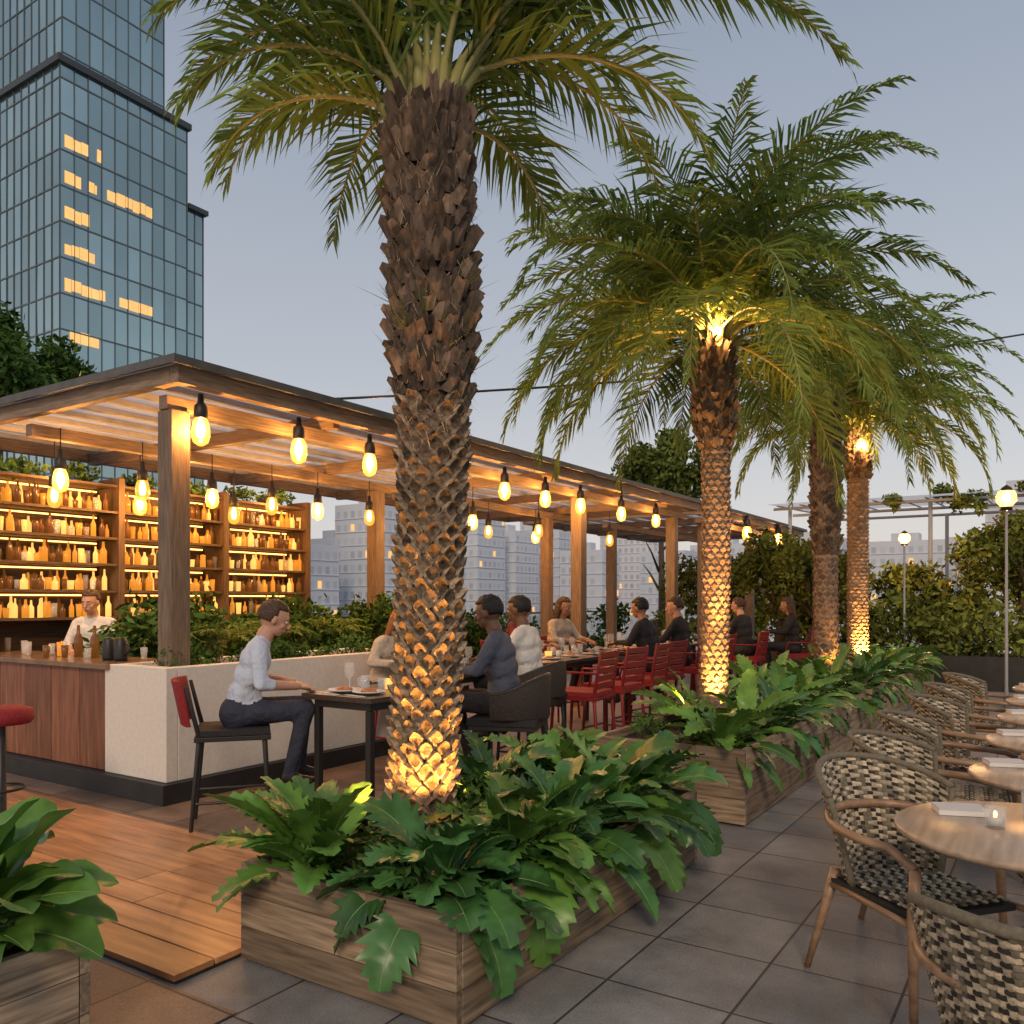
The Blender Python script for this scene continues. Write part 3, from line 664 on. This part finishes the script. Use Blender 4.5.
# ---------------------------------------------------------------- people
def remesh(mb,vox,sm):
    me=bpy.data.meshes.new('t'); me.from_pydata(mb.v,[],mb.f); me.update(); o=bpy.data.objects.new('t',me); COL.objects.link(o)
    m=o.modifiers.new('r','REMESH'); m.mode='VOXEL'; m.voxel_size=vox; m.use_smooth_shade=True
    s=o.modifiers.new('s','SMOOTH'); s.iterations=sm; s.factor=.5
    dg=bpy.context.evaluated_depsgraph_get(); dg.update(); n=bpy.data.meshes.new_from_object(o.evaluated_get(dg)); bpy.data.objects.remove(o); return n
def finish(me,name,root,mats,idx=None):
    me.materials.clear()
    for x in mats: me.materials.append(MATS[x])
    if idx is not None: me.polygons.foreach_set('material_index',idx)
    me.polygons.foreach_set('use_smooth',[True]*len(me.polygons))
    a=me.attributes.new('shade','FLOAT','FACE'); a.data.foreach_set('value',[.5]*len(me.polygons))
    o=bpy.data.objects.new(name,me); COL.objects.link(o); o.parent=root; return o
def person(name,x,y,head,seat,shirt,trous,skin,hair,sleeve=.5,lean=10,arms=None,hyaw=0,hpitch=10,longhair=False,standing=False,sc=1.0,fem=False):
    root=empty(name); mb=MB(); parts=[]
    def cap(a,b,ra,rb,lab): mb.capsule(a,b,ra,rb); parts.append((V(a),V(b),ra,rb,lab))
    ln=rad(lean); ax=V((math.sin(ln),0,math.cos(ln))); P=V((0,0,seat+.10)); w=.9 if fem else 1
    T=lambda h,y_,f=0: P+ax*h+V((math.cos(ln)*f,y_*w,-math.sin(ln)*f))
    cap(T(-.01,-.075,-.01),T(-.01,.075,-.01),.115,.115,'t'); cap(T(.12,-.055),T(.12,.055),.112,.112,'s'); cap(T(.25,-.07),T(.25,.07),.112,.112,'s'); cap(T(.36,-.085,-.005),T(.36,.085,-.005),.105,.105,'s')
    cap(T(.445,-.145,-.01),T(.445,.145,-.01),.062,.062,'s'); cap(T(.43,0,-.01),T(.50,0,.0),.085,.058,'s'); cap(T(.49,0,0),T(.60,0,.02),.055,.052,'k')
    if standing:
        for s in (-1,1):
            cap(P+V((0,s*.085,-.03)),V((.02,s*.1,.52)),.09,.062,'t'); cap(V((.02,s*.1,.52)),V((-.02,s*.1,.1)),.058,.042,'t'); cap(V((-.02,s*.1,.05)),V((.14,s*.11,.035)),.042,.033,'f')
    else:
        kz=seat+.115; az_=seat-.31
        for s in (-1,1):
            kn=V((.43,s*(.13 if not fem else .08),kz)); an=V((.36+.04*s,s*.12,az_))
            cap(P+V((0,s*.085,-.01)),kn,.092,.066,'t'); cap(kn,an,.062,.042,'t'); cap(an+V((-.01,0,-.03)),an+V((.14,s*.02,-.055)),.042,.032,'f')
    if arms is None: arms=[((.16,.25,.24),(.40,.14,.235)),((.16,-.25,.24),(.40,-.12,.235))]
    hands=[]
    for (e,wr),s in zip(arms,(1,-1)):
        S=T(.435,s*.175,-.01); E=P+V((e[0],e[1],e[2])); W=P+V((wr[0],wr[1],wr[2]))
        cap(S,E,.058,.045,'s'); 
        cap(E,W,.042,.030,'s' if sleeve>=1 else 'k')
        if sleeve<1 and sleeve>.5: cap(E,E.lerp(W,(sleeve-.5)*2),.046,.043,'s')
        hands.append((E,W,s))
    me=remesh(mb,.014,5)
    n=len(me.polygons); C=np.empty(n*3); me.polygons.foreach_get('center',C); C=C.reshape(-1,3); best=np.full(n,9.); lab=np.zeros(n,int); order=['s','t','k','f']
    for a,b,ra,rb,l in parts:
        a=np.array(a);b=np.array(b);d=b-a; t=np.clip(((C-a)@d)/max(1e-9,d@d),0,1); D=np.linalg.norm(C-a-t[:,None]*d,axis=1)-(ra+(rb-ra)*t)
        m=D<best; best[m]=D[m]; lab[m]=order.index(l)
    finish(me,'body',root,[shirt,trous,skin,'shoe'],lab.tolist())
    hb=MB()
    for E,W,s in hands:
        d=(W-E).normalized(); d=(d+V((0,0,-.15))).normalized(); sd=d.cross(V((0,0,1))).normalized(); up=sd.cross(d)
        M=Matrix((d,sd,up)).transposed(); pc=W+d*.045
        hb.ell(pc,(.052,.040,.017),skin,12,8,M=M)
        for k,(o,l) in enumerate(((-.030,.062),(-.010,.075),(.010,.072),(.029,.055))):
            b=pc+d*.035+sd*o; m1=b+d*l*.5+up*-.004+sd*o*.1; m2=m1+d*l*.3-up*l*.25; m3=m2+d*l*.12-up*l*.25
            hb.tube([b,m1,m2,m3],[.0095,.0088,.0078,.006],skin,7)
        tb=pc-d*.02+sd*s*.032; td=(d*.7+sd*s*.8).normalized()
        hb.tube([tb,tb+td*.035,tb+td*.035+d*.028],[.012,.0105,.008],skin,7)
    hb.build('hands',root)
    hb=MB(); hb.ell((-.008,0,.015),(.098,.076,.098),'x'); hb.ell((.022,0,-.05),(.066,.056,.062),'x'); hb.ell((.052,0,-.088),(.026,.026,.02),'x')
    hb.capsule((.088,0,.005),(.108,0,-.030),.009,.014); hb.capsule((.078,-.03,.022),(.078,.03,.022),.013,.013); hb.ell((.083,0,-.062),(.014,.024,.012),'x')
    for s in (-1,1): hb.ell((-.004,s*.077,-.01),(.02,.010,.032),'x'); hb.ell((.06,s*.04,-.03),(.02,.018,.02),'x')
    hb.capsule((-.01,0,-.06),(-.03,0,-.13),.05,.052)
    hm=remesh(hb,.0075,3); HC=T(.66,0,.03)
    HM=Matrix.Translation(HC)@Matrix.Rotation(rad(hyaw),4,'Z')@Matrix.Rotation(rad(hpitch),4,'Y')
    hm.transform(HM); finish(hm,'head',root,[skin])
    fb=MB()
    for s in (-1,1):
        fb.ell((.080,s*.030,.0),(.010,.013,.008),'eye_white',10,6); fb.ell((.0875,s*.030,.0),(.004,.0055,.0055),'hair_black',8,6)
        fb.tube([(.090,s*.014,.020),(.092,s*.03,.025),(.080,s*.046,.020)],[.003,.004,.002],hair,5)
    fb.tube([(.088,-.022,-.064),(.0985,0,-.061),(.088,.022,-.064)],[.003,.005,.003],'lip',6)
    o=fb.build('face',root); o.data.transform(HM)
    hr=MB()
    ph=[U(0,6) for _ in range(4)]
    def fn(p):
        n=p.normalized(); f=.985+.03*math.sin(13*n.x+ph[0])*math.sin(11*n.y+ph[1])+.025*math.sin(23*n.z+ph[2]+9*n.y)+.015*math.sin(41*n.y+17*n.z)
        if n.x>.30 and n.z<.45: f*=.72
        elif n.z<-.1 and n.x>.0: f*=.77
        if n.z<-.60: f*=.8
        return p*f
    hr.ell((-.016,0,.026),(.111,.090,.106),hair,32,24,fn=fn)
    if longhair:
        hr.capsule((-.05,-.03,.0),(-.075,-.035,-.20),.065,.045,hair); hr.capsule((-.05,.03,.0),(-.075,.035,-.20),.065,.045,hair); hr.capsule((-.02,-.065,0),(-.03,-.075,-.13),.035,.025,hair); hr.capsule((-.02,.065,0),(-.03,.075,-.13),.035,.025,hair)
    o=hr.build('hair',root); o.data.transform(HM)
    root.matrix_world=TR(x,y,0,rad(head))@Matrix.Diagonal((sc,sc,sc,1))
    return root
SEAT=.665
person('man',-4.61,3.74,50,SEAT-.01,'shirt_blue','trousers_navy','skin_light','hair_brown',sleeve=.62,lean=18,arms=[((.12,.27,.20),(.36,.16,.17)),((.14,-.27,.20),(.38,-.13,.17))],hpitch=20)
person('man',-3.34,5.08,200,SEAT,'jacket_grey','trousers_dark','skin_dark','hair_black',sleeve=1,lean=10,hpitch=12,hyaw=-5,sc=1.0)
person('man',-3.88,6.28,190,SEAT,'shirt_white','trousers_dark','skin_dark','hair_black',sleeve=1,lean=8,hpitch=10,sc=1.0)
person('woman',-5.12,5.75,-10,SEAT-.05,'shirt_cream','trousers_dark','skin_light','hair_red',sleeve=1,lean=22,hpitch=25,longhair=True,fem=True)
person('woman',-5.3,9.2,-10,SEAT,'shirt_cream','trousers_dark','skin_tan','hair_brown',sleeve=.7,lean=8,longhair=True,fem=True)
person('man',-3.98,9.12,176,SEAT,'shirt_black','trousers_dark','skin_tan','hair_black',sleeve=1,lean=12)
person('man',-4.02,10.15,185,SEAT,'shirt_black','trousers_dark','skin_light','hair_brown',sleeve=1,lean=6,hyaw=20)
person('woman',-5.3,8.2,8,SEAT,'shirt_maroon','trousers_dark','skin_tan','hair_black',sleeve=1,lean=8,longhair=True,fem=True)
person('man',-3.95,12.5,170,SEAT,'shirt_black','trousers_dark','skin_light','hair_brown',sleeve=1,lean=8)
person('woman',-3.5,13.5,200,SEAT,'shirt_black','trousers_dark','skin_tan','hair_brown',sleeve=1,lean=6,longhair=True,fem=True)
put_chair('red','red_dining_chair',-3.5,13.5,rad(200))
person('bartender',-7.95,4.75,-60,.78,'shirt_white','trousers_dark','skin_light','hair_brown',sleeve=.7,lean=10,standing=True,arms=[((.10,.26,.20),(.30,.14,.16)),((.12,-.26,.20),(.32,-.10,.18))],sc=.97)
# ---------------------------------------------------------------- background vegetation
def hedge(name,lo,hi,n,r,cnt,size,m='hedge_leaf'):
    mb=MB(); leaves(mb,blobs(lo,hi,n,r),cnt,size,m); mb.build(name)
mb=MB(); mb.box((-5.2,15.9,0.001),(6.8,16.1,.56),'dark_base'); mb.box((-5.2,16.102,0.001),(6.8,18.4,.5),'soil'); mb.build('garden_wall')
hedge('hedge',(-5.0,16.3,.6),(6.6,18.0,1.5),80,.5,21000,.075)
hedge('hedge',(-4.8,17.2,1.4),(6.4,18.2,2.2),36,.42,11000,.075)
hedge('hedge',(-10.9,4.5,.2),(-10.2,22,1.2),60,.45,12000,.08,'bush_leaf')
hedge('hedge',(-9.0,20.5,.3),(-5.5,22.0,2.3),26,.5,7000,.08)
def tree(name,x,y,z0,h,r,cnt,size,m='bush_leaf'):
    e=empty(name); mb=MB(); mb.tube([(x,y,z0),(x+.1,y,z0+h*.35),(x,y+.1,z0+h*.8)],[.14,.11,.04],'bark',10)
    for i in range(8):
        a=i*2.4; zz=z0+h*(.35+.06*i); mb.tube([(x,y,zz),(x+math.cos(a)*r*.45,y+math.sin(a)*r*.45,zz+r*.35),(x+math.cos(a)*r*.8,y+math.sin(a)*r*.8,zz+r*.55)],[.05,.03,.012],'bark',6)
    mb.build('trunk',e); mb=MB(); cl=[]
    for i in range(40):
        d=V((random.gauss(0,1),random.gauss(0,1),random.gauss(0,.8))).normalized()*r*U(.35,1.05)
        cl.append(((x+d.x,y+d.y,z0+h*.78+d.z*.8),(r*U(.18,.34),)*3))
    leaves(mb,cl,cnt,size,m); mb.build('foliage',e)
tree('leafy_tree',-13.6,6.45,-2,8.9,1.25,14000,.065)
tree('leafy_tree',-10.2,23.9,-2,9.3,1.5,8000,.10,'hedge_leaf')
tree('leafy_tree',-3.6,15.2,.3,2.2,.8,6000,.05,'hedge_leaf'); tree('leafy_tree',-4.6,16.6,.3,2.4,.9,6000,.06,'hedge_leaf')
tree('leafy_tree',-.6,17.5,.3,2.7,1.0,7000,.06,'hedge_leaf'); tree('leafy_tree',1.6,17.2,.3,2.4,1.0,6000,.06,'hedge_leaf')
r=empty('patio_canopy'); mb=MB()
for x in (-5.0,-2.2,.4): 
    for y in (19.0,22.0): mb.tube([(x,y,0),(x,y,3.5)],.04,'light_metal',8)
for y in (18.8,20.4,22.1): mb.tube([(-5.3,y,3.5),(.8,y,3.5)],.035,'light_metal',6)
for i in range(13): mb.tube([(-5.2+i*.49,18.7,3.56),(-5.2+i*.49,22.2,3.70)],.018,'light_metal',5)
mb.build('frame',r)
mb=MB(); mb.add([(-5.4,18.6,3.60),(.9,18.6,3.60),(.9,22.3,3.76),(-5.4,22.3,3.76)],[(0,1,2,3)],'roof_panel'); mb.build('canopy_roof',r)
hedge('climbing_plant_foliage',(-3.0,18.6,3.4),(-.3,19.4,3.75),9,.2,1200,.06)
def post_lamp(name,x,y,z,R_,e):
    r=empty(name); mb=MB(); mb.tube([(x,y,0),(x,y,.3),(x,y,z-R_*1.3)],[.04,.022,.018],'light_metal',10); mb.lathe([(0,-R_*1.35),(R_*.6,-R_*1.3),(R_*.55,-R_*.9)],(x,y,z),'black_metal',14)
    mb.lathe([(R_*.5,-R_*.95),(R_*.95,-R_*.4),(R_,.1*R_),(R_*.8,R_*.7),(R_*.3,R_)],(x,y,z),'lamp_globe',20); mb.lathe([(R_*.7,R_*.75),(R_*.45,R_*1.15),(0,R_*1.45)],(x,y,z),'black_metal',14)
    mb.build('post',r); light('lamp','POINT',(x,y,z),e,(1,.45,.11),.012,parent=r)
post_lamp('street_lamp',-.62,13.6,2.92,.13,700); post_lamp('garden_lamp',-2.36,16.7,2.62,.10,900)
def cable(a,b,sag,n=24):
    a=V(a);b=V(b); mb=MB(); mb.tube([a.lerp(b,i/n)-V((0,0,sag*4*(i/n)*(1-i/n))) for i in range(n+1)],.012,'black_metal',5); mb.build('overhead_cable')
cable((-5.6,5.4,3.3),(9,26,10.2),.9)
r=empty('glass_railing'); mb=MB()
y=3.0
while y<22: mb.box((-11.3,y,.0),(-11.26,y+.04,1.15),'black_metal',.5); mb.box((-11.285,y+.06,.08),(-11.275,y+1.44,1.1),'rail_glass',.5); y+=1.5
mb.box((-11.31,3,1.151),(-11.25,22,1.19),'black_metal',.5); mb.build('rail',r)
# ---------------------------------------------------------------- tower
def tower():
    r=empty('glass_office_tower'); g=MB(); m=MB()
    def face(p0,ux,L,z0,z1,nrm,pw,fh,zr):
        n=max(1,round(L/pw)); pw=L/n; z=zr-math.ceil((zr-z0)/fh)*fh
        rows=[]
        while z<z1-.01:
            a=max(z,z0); b=min(z+fh,z1)
            if b-a>.3: rows.append((a,b))
            z+=fh
        for (a,b) in rows:
            sh0=U(.4,.6)
            for i in range(n):
                o1=V(p0)+ux*(i*pw); o2=V(p0)+ux*((i+1)*pw); j=[nrm*U(-.02,.02) for _ in range(4)]
                g.add([o1+V((0,0,a-0))+j[0],o2+V((0,0,a))+j[1],o2+V((0,0,b))+j[2],o1+V((0,0,b))+j[3]],[(0,1,2,3)],'tower_glass',min(1,max(0,sh0+U(-.15,.15))))
            c=V(p0)+nrm*.08
            q=[c+V((0,0,a-.10)),c+ux*L+V((0,0,a-.10)),c+ux*L+V((0,0,a+.10)),c+V((0,0,a+.10))]
            m.add(q+[v-nrm*.2 for v in q],[(0,1,2,3),(3,2,6,7),(0,4,5,1)],'tower_mullion',.6)
        for i in range(n+1):
            c=V(p0)+ux*(i*pw)+nrm*.12; q=[c-ux*.04,c+ux*.04]
            m.add([q[0]+V((0,0,z0)),q[1]+V((0,0,z0)),q[1]+V((0,0,z1)),q[0]+V((0,0,z1)),q[0]-nrm*.2+V((0,0,z0)),q[1]-nrm*.2+V((0,0,z0)),q[1]-nrm*.2+V((0,0,z1)),q[0]-nrm*.2+V((0,0,z1))],[(0,1,2,3),(0,3,7,4),(1,5,6,2)],'tower_mullion',.5)
    X=V((1,0,0));Y=V((0,1,0)); xe=-109.5
    def block(x0,x1,y0,y1,z0,z1):
        m.box((x0+.4,y0+.4,z0),(x1-.4,y1-.4,z1),'tower_ledge',.5)
        face((x1,y0,0),Y,y1-y0,z0,z1,X,1.9,4.7,65.2); face((x0,y0,0),X,x1-x0,z0,z1,-Y,1.9,4.7,65.2); face((x1,y1,0),-X,x1-x0,z0,z1,Y,3.8,4.7,65.2)
    block(-150,xe,60.2,79.3,-26,71.8); block(-150,xe-.5,79.5,82.5,-26,60.3); block(-150,xe-2,61.6,76.8,72.8,128)
    m.box((-150.5,59.7,71.8),(xe+.5,79.8,72.7),'tower_ledge',.5); m.box((-150.5,79.55,60.3),(xe+.2,83,61.0),'tower_ledge',.5); m.box((-150,61,128),(xe-1.5,77.4,129),'tower_ledge',.5)
    for (y0,y1,z) in [(60.8,65.8,60.9),(60.8,63,56.2),(64,65.2,56.2),(66.7,73.5,56.2),(60.8,64.4,51.5),(60.8,65,46.8),(60.8,66.4,42.1),(68.5,73.6,42.1),(61.5,65.5,35.5),(60.8,64,31.0)]:
        y=y0
        while y<y1-.2:
            w=U(.85,1.5)
            if R()<.94: g.box((xe+.03,y,z+U(0,.25)),(xe+.07,min(y+w-.08,y1),z+U(1.4,1.8)),'lit_window',U(.1,.9))
            y+=w
    g.build('curtain_wall',r); m.build('frame',r)
tower()
# ---------------------------------------------------------------- city skyline
def building(x,y,w,d,h,k,fh=3.3,bw=2.4):
    r=empty('apartment_building'); mb=MB(); z0=-26
    mb.box((x,y,z0),(x+w,y+d,h),'facade_%d'%k,.5)
    def fac(p,u,L,nr):
        n=int(L/bw); z=h-fh
        while z>z0+2 and z>-14:
            for i in range(n):
                a=p+u*(i*bw+bw*.25); b=p+u*(i*bw+bw*.75); o=nr*.05
                mb.add([a+o+V((0,0,z)),b+o+V((0,0,z)),b+o+V((0,0,z+fh*.5)),a+o+V((0,0,z+fh*.5))],[(0,1,2,3)],'lit_window' if R()<.03 else 'facade_window',U(.3,.6))
            q=[p+nr*.25+V((0,0,z-.35)),p+u*L+nr*.25+V((0,0,z-.35)),p+u*L+nr*.25+V((0,0,z-.1)),p+nr*.25+V((0,0,z-.1))]
            mb.add(q+[v-nr*.3 for v in q],[(0,1,2,3),(3,2,6,7),(0,4,5,1)],'facade_%d'%k,.6); z-=fh
    fac(V((x,y,0)),V((1,0,0)),w,V((0,-1,0))); fac(V((x+w,y+d,0)),V((0,-1,0)),d,V((1,0,0)))
    mb.box((x+w*.3,y+d*.3,h+.01),(x+w*.6,y+d*.6,h+2.5),'facade_%d'%k,.4); mb.build('walls',r)
def at(px,t):
    u=(px-512)/843; return t*(-.5446+.8387*u), t*(.8387+.5446*u)
random.seed(33)
for px,t,h,w in [(240,190,14,16),(300,230,18,14),(335,210,25,14),(385,240,16,12),(430,260,28,18),(480,280,24,14),(520,300,33,16),(560,250,16,14),(600,320,29,22),(640,270,17,15),(690,300,21,22),(150,200,12,20),(60,140,9,20),(760,260,20,24),(860,240,18,24),(985,190,26,13),(1030,230,22,16),(1060,210,16,24),(-60,150,12,24),(-220,150,18,24),(1200,200,22,24),(1350,180,16,20),(920,280,20,26)]:
    x,y=at(px,t); building(x,y,w,w*U(.7,1.1),h,random.randrange(4))
# ---------------------------------------------------------------- world, sun, camera
w=bpy.data.worlds.new('World'); scene.world=w; w.use_nodes=True; nt=w.node_tree; N=nt.nodes; L=nt.links; N.clear()
out=N.new('ShaderNodeOutputWorld'); b1=N.new('ShaderNodeBackground'); b2=N.new('ShaderNodeBackground'); ad=N.new('ShaderNodeAddShader')
sky=N.new('ShaderNodeTexSky'); sky.sky_type='NISHITA'; sky.sun_disc=False; sky.sun_elevation=rad(6); sky.sun_rotation=rad(200); sky.dust_density=2
L.new(sky.outputs[0],b1.inputs[0]); b1.inputs[1].default_value=.03
tc=N.new('ShaderNodeTexCoord'); sx=N.new('ShaderNodeSeparateXYZ'); L.new(tc.outputs['Generated'],sx.inputs[0])
rp=N.new('ShaderNodeValToRGB'); L.new(sx.outputs[2],rp.inputs[0]); cr=rp.color_ramp
cr.elements[0].position=0; cr.elements[0].color=(.70,.62,.58,1); cr.elements[1].position=1; cr.elements[1].color=(.26,.285,.345,1)
for p,c in ((.10,(.60,.58,.60)),(.25,(.455,.475,.53)),(.55,(.29,.33,.41))): e=cr.elements.new(p); e.color=(*c,1)
L.new(rp.outputs[0],b2.inputs[0]); b2.inputs[1].default_value=1.0
L.new(b1.outputs[0],ad.inputs[0]); L.new(b2.outputs[0],ad.inputs[1]); L.new(ad.outputs[0],out.inputs[0])
sun=light('sun','SUN',(0,0,20),1.4,(1,.76,.54)); sun.data.angle=rad(14); sun.rotation_euler=(rad(58),0,rad(30))
cam=bpy.data.cameras.new('camera'); co=bpy.data.objects.new('camera',cam); COL.objects.link(co)
co.location=(0,0,1.5); co.rotation_euler=(rad(90),0,rad(33)); cam.sensor_width=36; cam.lens=29.64; cam.shift_y=.086; cam.clip_start=.05; cam.clip_end=4000
scene.camera=co
scene.view_settings.view_transform='Standard'; scene.view_settings.look='None'; scene.view_settings.exposure=0
